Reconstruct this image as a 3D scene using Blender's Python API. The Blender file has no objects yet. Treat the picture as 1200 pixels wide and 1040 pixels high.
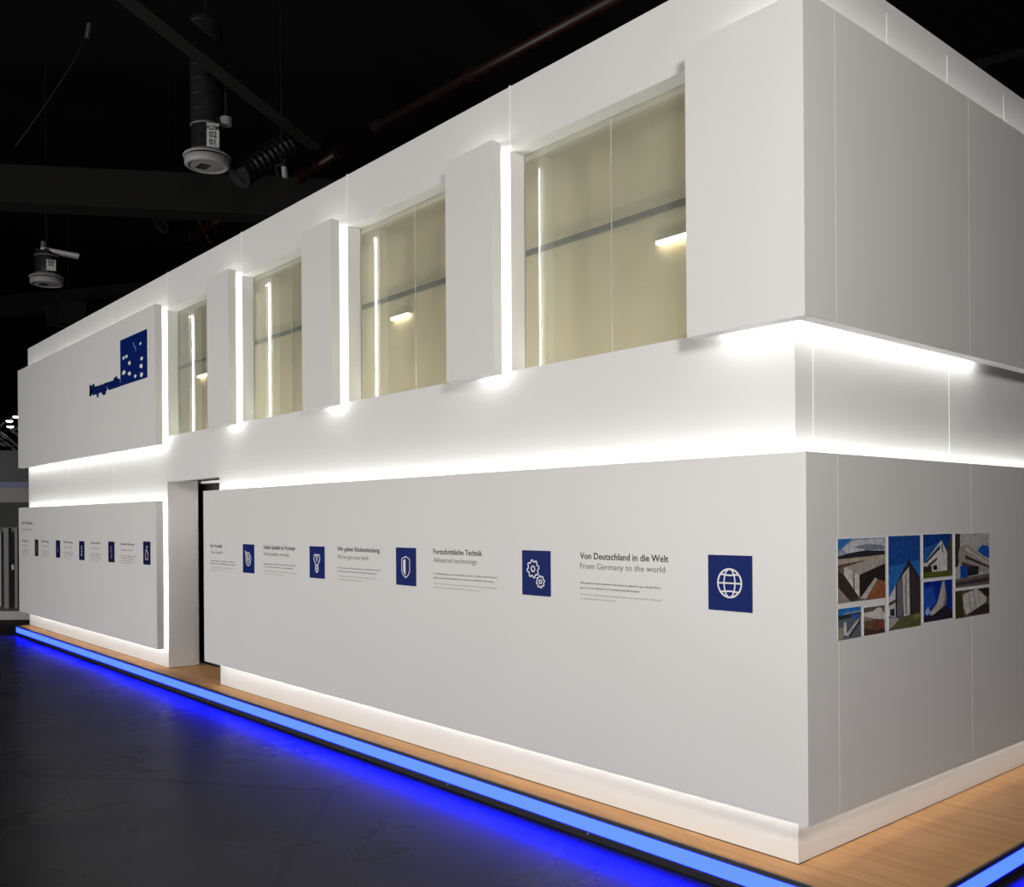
import bpy, bmesh, math, random
from mathutils import Matrix, Vector
random.seed(7)
scene = bpy.context.scene
col = scene.collection

# ------------------------------------------------------------------ camera
CAM = Vector((2.1865, -3.5303, 1.55))
YAW, ROLL, FPX, PPX, PPY = 0.8594, -0.007, 1096.1, 600.0, 607.53
cam_data = bpy.data.cameras.new('camera')
cam = bpy.data.objects.new('camera', cam_data)
col.objects.link(cam)
r0 = Vector((math.cos(YAW), math.sin(YAW), 0)); f0 = Vector((-math.sin(YAW), math.cos(YAW), 0)); u0 = Vector((0, 0, 1))
R_ = r0 * math.cos(ROLL) + u0 * math.sin(ROLL)
U_ = -r0 * math.sin(ROLL) + u0 * math.cos(ROLL)
m = Matrix.Identity(4)
for i in range(3):
    m[i][0], m[i][1], m[i][2], m[i][3] = R_[i], U_[i], -f0[i], CAM[i]
cam.matrix_world = m
cam_data.sensor_fit = 'HORIZONTAL'
cam_data.sensor_width = 36.0
cam_data.lens = 36.0 * FPX / 1200.0
cam_data.shift_x = (600.0 - PPX) / 1200.0
cam_data.shift_y = (PPY - 520.0) / 1200.0
cam_data.clip_start, cam_data.clip_end = 0.05, 200
scene.camera = cam

# ------------------------------------------------------------------ world, fill lamps, exposure
world = bpy.data.worlds.new('hall_darkness')
scene.world = world
world.use_nodes = True
world.node_tree.nodes['Background'].inputs[0].default_value = (0.9, 0.95, 1.0, 1)
world.node_tree.nodes['Background'].inputs[1].default_value = 0.004
scene.view_settings.view_transform = 'Standard'
scene.view_settings.look = 'None'
scene.view_settings.exposure = 0.0
scene.view_settings.gamma = 1.0
scene.view_settings.use_curve_mapping = False
scene.cycles.use_denoising = True
scene.cycles.max_bounces = 10
scene.cycles.diffuse_bounces = 5

def fill_lamp(loc, target, watts, size, colour):  # unseen area light, added in front of the booth to light its walls
    d = bpy.data.lights.new('fill_lamp', 'AREA')
    d.shape = 'DISK'; d.size = size; d.energy = watts; d.color = colour
    o = bpy.data.objects.new('fill_lamp', d); col.objects.link(o)
    o.location = loc
    o.rotation_euler = (Vector(target) - Vector(loc)).to_track_quat('-Z', 'Y').to_euler()
    return o
WARM = (1.0, 0.972, 0.938)
fill_lamp((3.5, -3.5, 3.4), (0.0, 0.3, 1.8), 215, 0.9, (1.0, 0.957, 0.91))
fill_lamp((-2.0, -8.5, 1.2), (-3.5, 0, 2.2), 145, 1.0, WARM)
fill_lamp((-7.0, -9.0, 1.2), (-7.5, 0, 2.2), 285, 1.0, WARM)
fill_lamp((-12.5, -9.0, 1.2), (-11.5, 0, 2.2), 180, 1.0, WARM)

# ------------------------------------------------------------------ materials
def lin(c):
    out = []
    for v in c[:3]:
        v = v / 255.0
        out.append(v / 12.92 if v <= 0.04045 else ((v + 0.055) / 1.055) ** 2.4)
    return (*out, 1.0)

def principled(name, colour, rough=0.5, metal=0.0, spec=0.5, noise=0.0, nscale=4.0, bump=0.0, bscale=60.0):
    mt = bpy.data.materials.new(name); mt.use_nodes = True
    nt = mt.node_tree; b = nt.nodes['Principled BSDF']
    b.inputs['Base Color'].default_value = colour if len(colour) == 4 else (*colour, 1)
    b.inputs['Roughness'].default_value = rough
    b.inputs['Metallic'].default_value = metal
    b.inputs['Specular IOR Level'].default_value = spec
    if noise > 0 or bump > 0:
        tc = nt.nodes.new('ShaderNodeTexCoord')
    if noise > 0:
        n = nt.nodes.new('ShaderNodeTexNoise'); n.inputs['Scale'].default_value = nscale; n.inputs['Detail'].default_value = 5
        nt.links.new(tc.outputs['Object'], n.inputs['Vector'])
        mr = nt.nodes.new('ShaderNodeMapRange')
        mr.inputs['From Min'].default_value = 0.3; mr.inputs['From Max'].default_value = 0.7
        mr.inputs['To Min'].default_value = 1 - noise; mr.inputs['To Max'].default_value = 1 + noise
        nt.links.new(n.outputs['Fac'], mr.inputs['Value'])
        mx = nt.nodes.new('ShaderNodeMix'); mx.data_type = 'RGBA'; mx.blend_type = 'MULTIPLY'
        mx.inputs['Factor'].default_value = 1.0
        mx.inputs['A'].default_value = b.inputs['Base Color'].default_value
        nt.links.new(mr.outputs['Result'], mx.inputs['B'])
        nt.links.new(mx.outputs['Result'], b.inputs['Base Color'])
    if bump > 0:
        n2 = nt.nodes.new('ShaderNodeTexNoise'); n2.inputs['Scale'].default_value = bscale; n2.inputs['Detail'].default_value = 3
        nt.links.new(tc.outputs['Object'], n2.inputs['Vector'])
        bp = nt.nodes.new('ShaderNodeBump'); bp.inputs['Strength'].default_value = bump; bp.inputs['Distance'].default_value = 0.002
        nt.links.new(n2.outputs['Fac'], bp.inputs['Height'])
        nt.links.new(bp.outputs['Normal'], b.inputs['Normal'])
    return mt

def emitter(name, colour, strength, base=(0.8, 0.8, 0.8)):
    mt = bpy.data.materials.new(name); mt.use_nodes = True
    b = mt.node_tree.nodes['Principled BSDF']
    b.inputs['Base Color'].default_value = (*base, 1)
    b.inputs['Emission Color'].default_value = (*colour, 1)
    b.inputs['Emission Strength'].default_value = strength
    return mt

M = {}
M['panel'] = principled('white_panel_board', (0.79, 0.785, 0.775), 0.42, spec=0.35, noise=0.012, nscale=1.3)
M['wall'] = principled('white_painted_wall', (0.80, 0.80, 0.79), 0.55, spec=0.3, noise=0.012, nscale=1.7)
M['joint'] = principled('white_joint_profile', (0.95, 0.95, 0.94), 0.5)
M['dark_gap'] = principled('dark_shadow_gap', (0.05, 0.035, 0.025), 0.7, noise=0.1)
M['black'] = principled('matt_black', (0.006, 0.006, 0.007), 0.6, noise=0.2)
M['trim'] = principled('dark_grey_edge_trim', (0.06, 0.065, 0.07), 0.4, metal=0.6, noise=0.05)
M['steel'] = principled('galvanised_steel', (0.42, 0.42, 0.42), 0.4, metal=0.7, noise=0.15, nscale=9)
M['duct'] = principled('dark_duct_steel', (0.045, 0.045, 0.05), 0.38, metal=0.6, noise=0.3, nscale=8)
M['light_grey'] = principled('pale_grey_paint', (0.42, 0.42, 0.42), 0.5, noise=0.08, nscale=12)
M['sign_white'] = principled('white_sign_plate', (0.75, 0.75, 0.73), 0.5, noise=0.03)
M['ink'] = principled('black_ink', (0.012, 0.012, 0.012), 0.6, noise=0.05)
M['ink_grey'] = principled('dark_grey_ink', (0.07, 0.07, 0.07), 0.6, noise=0.05)
M['ink_light'] = principled('light_grey_ink', (0.33, 0.33, 0.325), 0.6, noise=0.05)
M['blue'] = principled('royal_blue_foil', lin((0, 30, 104)), 0.5, spec=0.12, noise=0.03)
M['navy'] = principled('navy_foil', lin((18, 22, 68)), 0.5, spec=0.12, noise=0.03)
M['brownblack'] = principled('brown_black_foil', lin((48, 40, 42)), 0.5, spec=0.3, noise=0.03)
M['icon'] = principled('white_icon_foil', (0.82, 0.82, 0.84), 0.5, noise=0.02)
M['icon_violet'] = principled('pale_violet_icon_foil', (0.36, 0.38, 0.62), 0.5, noise=0.02)
M['beam'] = principled('dark_roof_timber', (0.003, 0.0024, 0.0022), 0.85, noise=0.3, nscale=3)
M['redpipe'] = principled('dark_red_pipe_paint', (0.015, 0.0022, 0.0022), 0.45, noise=0.2, nscale=6)
M['ceiling'] = principled('black_hall_ceiling', (0.002, 0.002, 0.002), 0.9, noise=0.2)
M['inner_wall'] = principled('beige_inner_wall', lin((205, 192, 170)), 0.6, noise=0.03, nscale=2)
M['rail'] = principled('grey_rail', (0.10, 0.10, 0.10), 0.4, metal=0.4, noise=0.05)
M['bead'] = principled('grey_green_bead', (0.30, 0.33, 0.29), 0.4, noise=0.05)
M['door'] = principled('black_door_leaf', (0.012, 0.011, 0.010), 0.35, noise=0.3, nscale=5)
M['fascia'] = principled('dark_grey_fascia', (0.05, 0.05, 0.055), 0.6, noise=0.1)
M['beige_band'] = principled('grey_beige_band', (0.22, 0.21, 0.20), 0.6, noise=0.05)
M['led'] = emitter('white_led', (1.0, 0.985, 0.955), 18.0)
M['led_low'] = emitter('plinth_white_led', (1.0, 0.985, 0.955), 13.0)
M['led_top'] = emitter('parapet_white_led', (1.0, 0.985, 0.955), 16.0)
M['led_soft'] = emitter('soft_white_led', (1.0, 0.985, 0.955), 8.0)
M['blue_led'] = emitter('blue_led_diffuser', (0.0018, 0.0046, 1.0), 66.0, (0.02, 0.03, 0.2))
M['inner_lamp'] = emitter('warm_lamp', (1.0, 0.85, 0.60), 9.0)
M['far_lamp'] = emitter('far_white_lamp', (1.0, 0.97, 0.93), 5.0)

# wood deck
def wood():
    mt = bpy.data.materials.new('oak_laminate'); mt.use_nodes = True
    nt = mt.node_tree; b = nt.nodes['Principled BSDF']; b.inputs['Roughness'].default_value = 0.55
    b.inputs['Specular IOR Level'].default_value = 0.15
    tc = nt.nodes.new('ShaderNodeTexCoord'); mp = nt.nodes.new('ShaderNodeMapping')
    mp.inputs['Scale'].default_value = (0.6, 9.0, 1.0)
    nt.links.new(tc.outputs['Object'], mp.inputs['Vector'])
    n = nt.nodes.new('ShaderNodeTexNoise'); n.inputs['Scale'].default_value = 3.0; n.inputs['Detail'].default_value = 8; n.inputs['Roughness'].default_value = 0.65
    nt.links.new(mp.outputs['Vector'], n.inputs['Vector'])
    cr = nt.nodes.new('ShaderNodeValToRGB')
    cr.color_ramp.elements[0].position = 0.3; cr.color_ramp.elements[0].color = (0.47, 0.245, 0.102, 1)
    cr.color_ramp.elements[1].position = 0.7; cr.color_ramp.elements[1].color = (0.64, 0.355, 0.160, 1)
    nt.links.new(n.outputs['Fac'], cr.inputs['Fac'])
    nt.links.new(cr.outputs['Color'], b.inputs['Base Color'])
    return mt
M['wood'] = wood()

# dark polished concrete
def concrete():
    mt = bpy.data.materials.new('dark_polished_concrete'); mt.use_nodes = True
    nt = mt.node_tree; b = nt.nodes['Principled BSDF']
    L = nt.links.new
    tc = nt.nodes.new('ShaderNodeTexCoord')
    n1 = nt.nodes.new('ShaderNodeTexNoise'); n1.inputs['Scale'].default_value = 0.9; n1.inputs['Detail'].default_value = 7; n1.inputs['Roughness'].default_value = 0.6
    L(tc.outputs['Object'], n1.inputs['Vector'])
    cr = nt.nodes.new('ShaderNodeValToRGB')
    cr.color_ramp.elements[0].position = 0.3; cr.color_ramp.elements[0].color = (0.013, 0.0132, 0.0125, 1)
    cr.color_ramp.elements[1].position = 0.75; cr.color_ramp.elements[1].color = (0.030, 0.0300, 0.0285, 1)
    L(n1.outputs['Fac'], cr.inputs['Fac'])
    # dark scuffs: stretched noise, thresholded
    mp = nt.nodes.new('ShaderNodeMapping'); mp.inputs['Rotation'].default_value = (0, 0, 0.9); mp.inputs['Scale'].default_value = (0.9, 5.0, 1)
    L(tc.outputs['Object'], mp.inputs['Vector'])
    n2 = nt.nodes.new('ShaderNodeTexNoise'); n2.inputs['Scale'].default_value = 1.6; n2.inputs['Detail'].default_value = 3
    L(mp.outputs['Vector'], n2.inputs['Vector'])
    r2 = nt.nodes.new('ShaderNodeValToRGB'); r2.color_ramp.elements[0].position = 0.66; r2.color_ramp.elements[0].color = (1, 1, 1, 1)
    r2.color_ramp.elements[1].position = 0.71; r2.color_ramp.elements[1].color = (0.35, 0.35, 0.35, 1)
    L(n2.outputs['Fac'], r2.inputs['Fac'])
    # hairline cracks
    vo = nt.nodes.new('ShaderNodeTexVoronoi'); vo.feature = 'DISTANCE_TO_EDGE'; vo.inputs['Scale'].default_value = 0.33
    nd = nt.nodes.new('ShaderNodeTexNoise'); nd.inputs['Scale'].default_value = 2.0; nd.inputs['Detail'].default_value = 4
    L(tc.outputs['Object'], nd.inputs['Vector'])
    mxv = nt.nodes.new('ShaderNodeMix'); mxv.data_type = 'RGBA'; mxv.inputs['Factor'].default_value = 0.12
    L(tc.outputs['Object'], mxv.inputs['A']); L(nd.outputs['Color'], mxv.inputs['B'])
    L(mxv.outputs['Result'], vo.inputs['Vector'])
    r3 = nt.nodes.new('ShaderNodeValToRGB'); r3.color_ramp.elements[0].position = 0.0; r3.color_ramp.elements[0].color = (0.35, 0.35, 0.35, 1)
    r3.color_ramp.elements[1].position = 0.008; r3.color_ramp.elements[1].color = (1, 1, 1, 1)
    L(vo.outputs['Distance'], r3.inputs['Fac'])
    a = nt.nodes.new('ShaderNodeMix'); a.data_type = 'RGBA'; a.blend_type = 'MULTIPLY'; a.inputs['Factor'].default_value = 1
    L(cr.outputs['Color'], a.inputs['A']); L(r2.outputs['Color'], a.inputs['B'])
    c = nt.nodes.new('ShaderNodeMix'); c.data_type = 'RGBA'; c.blend_type = 'MULTIPLY'; c.inputs['Factor'].default_value = 1
    L(a.outputs['Result'], c.inputs['A']); L(r3.outputs['Color'], c.inputs['B'])
    df = nt.nodes.new('ShaderNodeBsdfDiffuse'); L(c.outputs['Result'], df.inputs['Color'])
    gl = nt.nodes.new('ShaderNodeBsdfGlossy'); gl.inputs['Color'].default_value = (1, 1, 1, 1)
    mr = nt.nodes.new('ShaderNodeMapRange'); mr.inputs['From Min'].default_value = 0.3; mr.inputs['From Max'].default_value = 0.7
    mr.inputs['To Min'].default_value = 0.24; mr.inputs['To Max'].default_value = 0.36
    n3 = nt.nodes.new('ShaderNodeTexNoise'); n3.inputs['Scale'].default_value = 1.3; n3.inputs['Detail'].default_value = 4
    L(tc.outputs['Object'], n3.inputs['Vector'])
    L(n3.outputs['Fac'], mr.inputs['Value']); L(mr.outputs['Result'], gl.inputs['Roughness'])
    bp = nt.nodes.new('ShaderNodeBump'); bp.inputs['Strength'].default_value = 0.04; bp.inputs['Distance'].default_value = 0.003
    L(n2.outputs['Fac'], bp.inputs['Height']); L(bp.outputs['Normal'], gl.inputs['Normal'])
    ms = nt.nodes.new('ShaderNodeMixShader'); ms.inputs['Fac'].default_value = 0.05
    L(df.outputs[0], ms.inputs[1]); L(gl.outputs[0], ms.inputs[2])
    nt.nodes.remove(b)
    L(ms.outputs[0], [n for n in nt.nodes if n.type == 'OUTPUT_MATERIAL'][0].inputs['Surface'])
    return mt
M['floor'] = concrete()

def glass():
    mt = bpy.data.materials.new('greenish_glazing'); mt.use_nodes = True
    nt = mt.node_tree; L = nt.links.new
    for n in list(nt.nodes):
        if n.type == 'BSDF_PRINCIPLED': nt.nodes.remove(n)
    out = [n for n in nt.nodes if n.type == 'OUTPUT_MATERIAL'][0]
    tr = nt.nodes.new('ShaderNodeBsdfTransparent'); tr.inputs['Color'].default_value = (0.90, 0.92, 0.88, 1)
    df = nt.nodes.new('ShaderNodeBsdfDiffuse'); df.inputs['Color'].default_value = (0.62, 0.66, 0.60, 1)
    gl = nt.nodes.new('ShaderNodeBsdfGlossy'); gl.inputs['Roughness'].default_value = 0.015
    gl.inputs['Color'].default_value = (0.95, 1.0, 0.97, 1)
    fr = nt.nodes.new('ShaderNodeFresnel'); fr.inputs['IOR'].default_value = 1.5
    m1 = nt.nodes.new('ShaderNodeMixShader'); m1.inputs['Fac'].default_value = 0.14
    L(tr.outputs[0], m1.inputs[1]); L(df.outputs[0], m1.inputs[2])
    ge = nt.nodes.new('ShaderNodeNewGeometry')
    inv = nt.nodes.new('ShaderNodeMath'); inv.operation = 'SUBTRACT'; inv.inputs[0].default_value = 1.0
    L(ge.outputs['Backfacing'], inv.inputs[1])
    mu = nt.nodes.new('ShaderNodeMath'); mu.operation = 'MULTIPLY'
    L(fr.outputs[0], mu.inputs[0]); L(inv.outputs[0], mu.inputs[1])
    m2 = nt.nodes.new('ShaderNodeMixShader')
    L(mu.outputs[0], m2.inputs['Fac']); L(m1.outputs[0], m2.inputs[1]); L(gl.outputs[0], m2.inputs[2])
    L(m2.outputs[0], out.inputs['Surface'])
    return mt
M['glass'] = glass()

def print_mat():
    mt = bpy.data.materials.new('colour_photo_print'); mt.use_nodes = True
    nt = mt.node_tree; b = nt.nodes['Principled BSDF']; b.inputs['Roughness'].default_value = 0.45; L = nt.links.new
    at = nt.nodes.new('ShaderNodeAttribute'); at.attribute_name = 'ink'
    tc = nt.nodes.new('ShaderNodeTexCoord')
    n = nt.nodes.new('ShaderNodeTexNoise'); n.inputs['Scale'].default_value = 38; n.inputs['Detail'].default_value = 6
    L(tc.outputs['Object'], n.inputs['Vector'])
    mr = nt.nodes.new('ShaderNodeMapRange'); mr.inputs['From Min'].default_value = 0.3; mr.inputs['From Max'].default_value = 0.7
    mr.inputs['To Min'].default_value = 0.72; mr.inputs['To Max'].default_value = 1.25
    L(n.outputs['Fac'], mr.inputs['Value'])
    mx = nt.nodes.new('ShaderNodeMix'); mx.data_type = 'RGBA'; mx.blend_type = 'MULTIPLY'; mx.inputs['Factor'].default_value = 1
    L(at.outputs['Color'], mx.inputs['A']); L(mr.outputs['Result'], mx.inputs['B'])
    L(mx.outputs['Result'], b.inputs['Base Color'])
    return mt
M['print'] = print_mat()

# ------------------------------------------------------------------ helpers
WLOC = {}
def wloc(o): return WLOC.get(o.name, Vector((0, 0, 0))) if o else Vector((0, 0, 0))

def tag(o, label=None, cat=None, group=None, kind=None):
    if label: o['label'] = label
    if cat: o['category'] = cat
    if group: o['group'] = group
    if kind: o['kind'] = kind
    return o

def thing(name, loc, label=None, cat=None, group=None, kind=None):
    o = bpy.data.objects.new(name, None); col.objects.link(o)
    o.empty_display_size = 0.1
    o.location = loc; WLOC[o.name] = Vector(loc)
    return tag(o, label, cat, group, kind)

class MB:
    def __init__(self): self.v = []; self.f = []
    def add(self, verts, faces):
        n = len(self.v); self.v += [tuple(p) for p in verts]; self.f += [tuple(i + n for i in f) for f in faces]; return self
    def box(self, x0, x1, y0, y1, z0, z1):
        return self.add([(x0, y0, z0), (x1, y0, z0), (x1, y1, z0), (x0, y1, z0), (x0, y0, z1), (x1, y0, z1), (x1, y1, z1), (x0, y1, z1)],
                        [(0, 3, 2, 1), (4, 5, 6, 7), (0, 1, 5, 4), (1, 2, 6, 5), (2, 3, 7, 6), (3, 0, 4, 7)])
    def tube(self, pts, r, n=12, caps=True):
        pts = [Vector(p) for p in pts]; rs = r if isinstance(r, (list, tuple)) else [r] * len(pts)
        V = []; F = []
        ref = None
        for i, p in enumerate(pts):
            d = (pts[min(i + 1, len(pts) - 1)] - pts[max(i - 1, 0)])
            if d.length < 1e-9: d = Vector((0, 0, 1))
            d.normalize()
            if ref is None:
                ref = Vector((1, 0, 0)) if abs(d.x) < 0.8 else Vector((0, 1, 0))
            a = d.cross(ref).normalized(); b = d.cross(a).normalized()
            for k in range(n):
                t = 2 * math.pi * k / n
                V.append(p + (a * math.cos(t) + b * math.sin(t)) * rs[i])
        for i in range(len(pts) - 1):
            for k in range(n):
                k2 = (k + 1) % n
                F.append((i * n + k, i * n + k2, (i + 1) * n + k2, (i + 1) * n + k))
        if caps:
            F.append(tuple(range(n - 1, -1, -1))); F.append(tuple(range((len(pts) - 1) * n, len(pts) * n)))
        return self.add(V, F)
    def lathe(self, c, prof, n=28):
        V = []; F = []
        for r, z in prof:
            for k in range(n):
                t = 2 * math.pi * k / n
                V.append((c[0] + r * math.cos(t), c[1] + r * math.sin(t), c[2] + z))
        for i in range(len(prof) - 1):
            for k in range(n):
                k2 = (k + 1) % n
                F.append((i * n + k, i * n + k2, (i + 1) * n + k2, (i + 1) * n + k))
        return self.add(V, F)
    def beam(self, a, b, w, h):
        a, b = Vector(a), Vector(b); d = (b - a).normalized()
        s = d.cross(Vector((0, 0, 1))).normalized() * (w / 2); t = s.cross(d).normalized() * (h / 2)
        V = [a - s - t, a + s - t, a + s + t, a - s + t, b - s - t, b + s - t, b + s + t, b - s + t]
        return self.add(V, [(0, 1, 2, 3), (7, 6, 5, 4), (0, 4, 5, 1), (1, 5, 6, 2), (2, 6, 7, 3), (3, 7, 4, 0)])
    def build(self, name, mat, parent=None, bevel=0.0, smooth=False, origin=None):
        off = wloc(parent)
        if parent is None and origin is not None: off = Vector(origin)
        me = bpy.data.meshes.new(name)
        me.from_pydata([tuple(Vector(p) - off) for p in self.v], [], self.f)
        me.update()
        bm = bmesh.new(); bm.from_mesh(me)
        bmesh.ops.recalc_face_normals(bm, faces=bm.faces)
        if bevel > 0:
            bmesh.ops.bevel(bm, geom=list(bm.edges), offset=bevel, segments=1, affect='EDGES')
        bm.to_mesh(me); bm.free()
        me.materials.append(mat)
        if smooth:
            for p in me.polygons: p.use_smooth = True
        o = bpy.data.objects.new(name, me); col.objects.link(o)
        if parent is not None:
            o.parent = parent; WLOC[o.name] = off
        else:
            o.location = off; WLOC[o.name] = off
        return o

def box(name, x0, x1, y0, y1, z0, z1, mat, parent=None, bevel=0.0):
    return MB().box(x0, x1, y0, y1, z0, z1).build(name, mat, parent, bevel, origin=((x0 + x1) / 2, (y0 + y1) / 2, z0))

# flat print helper: layered polygons on a plane. plane 'front': x right, z up, faces -y ; 'side': y right, z up, faces +x
def to_plane(plane, u, v, d, base):
    if plane == 'front': return (u, base - d, v)
    return (base + d, u, v)

def flat_polys(name, plane, polys, base, mat, parent, thick=0.0):
    mb = MB()
    for depth, pts in polys:
        mb.add([to_plane(plane, u, v, depth, base) for u, v in pts], [tuple(range(len(pts)))])
        if thick:
            n = len(pts)
            V = [to_plane(plane, u, v, depth, base) for u, v in pts] + [to_plane(plane, u, v, 0.0, base) for u, v in pts]
            mb.add(V, [(i, (i + 1) % n, n + (i + 1) % n, n + i) for i in range(n)])
    return mb.build(name, mat, parent)

def ribbon(pts, w, closed=False):
    """quads of a line of width w through 2D points"""
    out = []; P = [Vector(p) for p in pts]; n = len(P)
    L = []; Rr = []
    for i in range(n):
        if closed: a, b = P[(i - 1) % n], P[(i + 1) % n]
        else: a, b = P[max(i - 1, 0)], P[min(i + 1, n - 1)]
        d = (b - a).normalized(); q = Vector((-d.y, d.x)) * (w / 2)
        L.append(P[i] + q); Rr.append(P[i] - q)
    rng = range(n) if closed else range(n - 1)
    for i in rng:
        j = (i + 1) % n
        out.append([tuple(Rr[i]), tuple(Rr[j]), tuple(L[j]), tuple(L[i])])
    return out

def circle(cx, cy, rx, ry=None, n=28, a0=0, a1=2 * math.pi, closed=True):
    ry = ry or rx
    k = n if closed else n + 1
    return [(cx + rx * math.cos(a0 + (a1 - a0) * i / n), cy + ry * math.sin(a0 + (a1 - a0) * i / n)) for i in range(k)]

def text_mesh(name, body, plane, x0, x1, base_z, height, face, mat, parent, depth=0.0012, bold=0.0, extrude=0.0):
    """lettering fitted between x0 and x1; height = cap height"""
    cu = bpy.data.curves.new(name, 'FONT'); cu.body = body; cu.size = 1.0; cu.offset = bold
    cu.resolution_u = 2
    tmp = bpy.data.objects.new('tmp', cu); col.objects.link(tmp)
    bpy.context.view_layer.update()
    dg = bpy.context.evaluated_depsgraph_get()
    me = bpy.data.meshes.new_from_object(tmp.evaluated_get(dg))
    bpy.data.objects.remove(tmp); bpy.data.curves.remove(cu)
    xs = [v.co.x for v in me.vertices]
    sx = (x1 - x0) / (max(xs) - min(xs)); sy = height / 0.70; mn = min(xs)
    off = wloc(parent)
    for v in me.vertices:
        p = to_plane(plane, x0 + (v.co.x - mn) * sx, base_z + v.co.y * sy, depth, face)
        v.co = Vector(p) - off
    if extrude > 0:
        bm = bmesh.new(); bm.from_mesh(me)
        r = bmesh.ops.extrude_face_region(bm, geom=list(bm.faces))
        d = Vector((0, extrude, 0)) if plane == 'front' else Vector((-extrude, 0, 0))
        bmesh.ops.translate(bm, vec=d, verts=[g for g in r['geom'] if isinstance(g, bmesh.types.BMVert)])
        bmesh.ops.recalc_face_normals(bm, faces=bm.faces); bm.to_mesh(me); bm.free()
    me.name = name; me.materials.clear(); me.materials.append(mat)
    o = bpy.data.objects.new(name, me); col.objects.link(o); o.parent = parent; WLOC[o.name] = off
    return o

# ------------------------------------------------------------------ dimensions (metres; deck top is z = 0)
S, T = 0.135, 0.07                 # cladding stand-off of the core wall, cladding thickness
Z1, Z2, Z3, Z4, Z5 = 0.232, 1.825, 2.402, 3.785, 4.138
XL, XR_ = -13.14, -S               # core wall ends
FLOOR = -0.14
YB = 5.2                           # how far the side wall runs back
SEAMS = [-7.56, -5.765, -3.935, -2.058]
WIN = [(-7.56, -6.135), (-5.765, -4.34), (-3.935, -2.51), (-2.058, -0.633)]
WZ0, WZ1 = 2.434, 3.750
DOORL, DOORR, DOORZ = -7.585, -6.285, 1.955

# ------------------------------------------------------------------ hall shell
tag(MB().box(-45, 25, -25, 30, FLOOR - 0.2, FLOOR).build('floor', M['floor'], origin=(0, 0, FLOOR)), kind='structure')
tag(MB().box(-45, 25, -25, 30, 11.0, 11.2).build('ceiling', M['ceiling'], origin=(0, 0, 11)), kind='structure')
tag(MB().box(-45.2, -45, -25, 30, FLOOR, 11).build('wall_far', M['ceiling'], origin=(-45, 0, 0)), kind='structure')
tag(MB().box(-45, 25, 30, 30.2, FLOOR, 11).build('wall_back', M['ceiling'], origin=(0, 30, 0)), kind='structure')

# ------------------------------------------------------------------ booth core walls
wf = thing('wall_front', (-6.6, S, 0), kind='structure')
Y0, Y1 = S, S + 0.12
box('lower_board', DOORR, XR_ , Y0, Y1, 0.006, WZ0, M['wall'], wf)
box('left_board', XL, DOORL, Y0, Y1, 0.006, Z5, M['wall'], wf)
box('lintel_board', DOORL, DOORR, Y0, Y1, DOORZ, WZ0, M['wall'], wf)
box('return_board', DOORL - 0.12, DOORL, Y1, 0.46, 0.006, 2.3, M['wall'], wf)
edges = [DOORL] + SEAMS[1:] + [XR_]
for i, (a, b) in enumerate(WIN):
    e0, e1 = edges[i], edges[i + 1]
    mb = MB()
    if a - e0 > 0.005: mb.box(e0, a, Y0, Y1, WZ0, Z5)
    mb.box(b, e1, Y0, Y1, WZ0, Z5); mb.box(a, b, Y0, Y1, WZ1, Z5)
    mb.build('bay_board', M['wall'], wf)
for x in [-7.545] + SEAMS[1:]:
    box('joint_strip', x - 0.009, x + 0.009, S - 0.002, S, Z4 - 0.02, Z5 + 0.006, M['joint'], wf)
for x in (-9.3, -11.1):
    box('joint_strip', x - 0.003, x + 0.003, S - 0.0015, S, Z2, Z5, M['joint'], wf)
for x0, x1 in ((DOORR, XR_), (XL, DOORL)):
    box('shadow_joint', x0 + 0.002, x1 - 0.002, S + 0.004, S + 0.1, 0, 0.006, M['dark_gap'], wf)

ws = thing('wall_side', (-S, 2.6, 0), kind='structure')
box('side_board', -S - 0.12, -S, Y1, YB, 0.006, Z5, M['wall'], ws)
box('shadow_joint', -S - 0.1, -S - 0.004, Y1, YB, 0, 0.006, M['dark_gap'], ws)
for y in (0.281, 1.646, 2.95):
    box('joint_strip', -S, -S + 0.0025, y - 0.0035, y + 0.0035, Z2 + 0.02, Z3 - 0.02, M['joint'], ws)
for y in (0.98, 1.652, 2.4):
    box('joint_strip', -S, -S + 0.0025, y - 0.004, y + 0.004, Z4 - 0.02, Z5 - 0.06, M['joint'], ws)
# inside of the upper storey
tag(box('wall_inner', XL + 0.1, -S - 0.12, 0.82, 0.90, WZ0 - 0.1, Z5 - 0.1, M['inner_wall']), kind='structure')
tag(box('floor_upper', XL + 0.1, -S - 0.12, Y1, 0.82, WZ0 - 0.1, WZ0 - 0.02, M['inner_wall']), kind='structure')
tag(box('ceiling_upper', XL, -S, Y1, YB, Z5 - 0.1, Z5 - 0.02, M['wall']), kind='structure')
tag(box('wall_end', XL, XL + 0.1, Y1, YB, 0.0, Z5 - 0.1, M['wall']), kind='structure')

# windows
for i, (a, b) in enumerate(WIN):
    w = thing('window_%d' % (i + 1), ((a + b) / 2, S + 0.113, WZ0), kind='structure')
    mid = a + 0.715
    g0, g1 = S + 0.113, S + 0.120
    box('pane', a, mid - 0.0012, g0, g1, WZ0 + 0.002, WZ1, M['glass'], w)
    box('pane', mid + 0.0012, b, g0, g1, WZ0 + 0.002, WZ1, M['glass'], w)
    box('pane_joint', mid - 0.0012, mid + 0.0012, g0 + 0.0005, g1 - 0.0005, WZ0 + 0.002, WZ1, M['joint'], w)
    box('glazing_bead', a, a + 0.004, g0 - 0.004, g0, WZ0, WZ1, M['bead'], w)
    box('glazing_bead', a, b, g0 - 0.004, g0, WZ1 - 0.004, WZ1, M['bead'], w)

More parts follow.
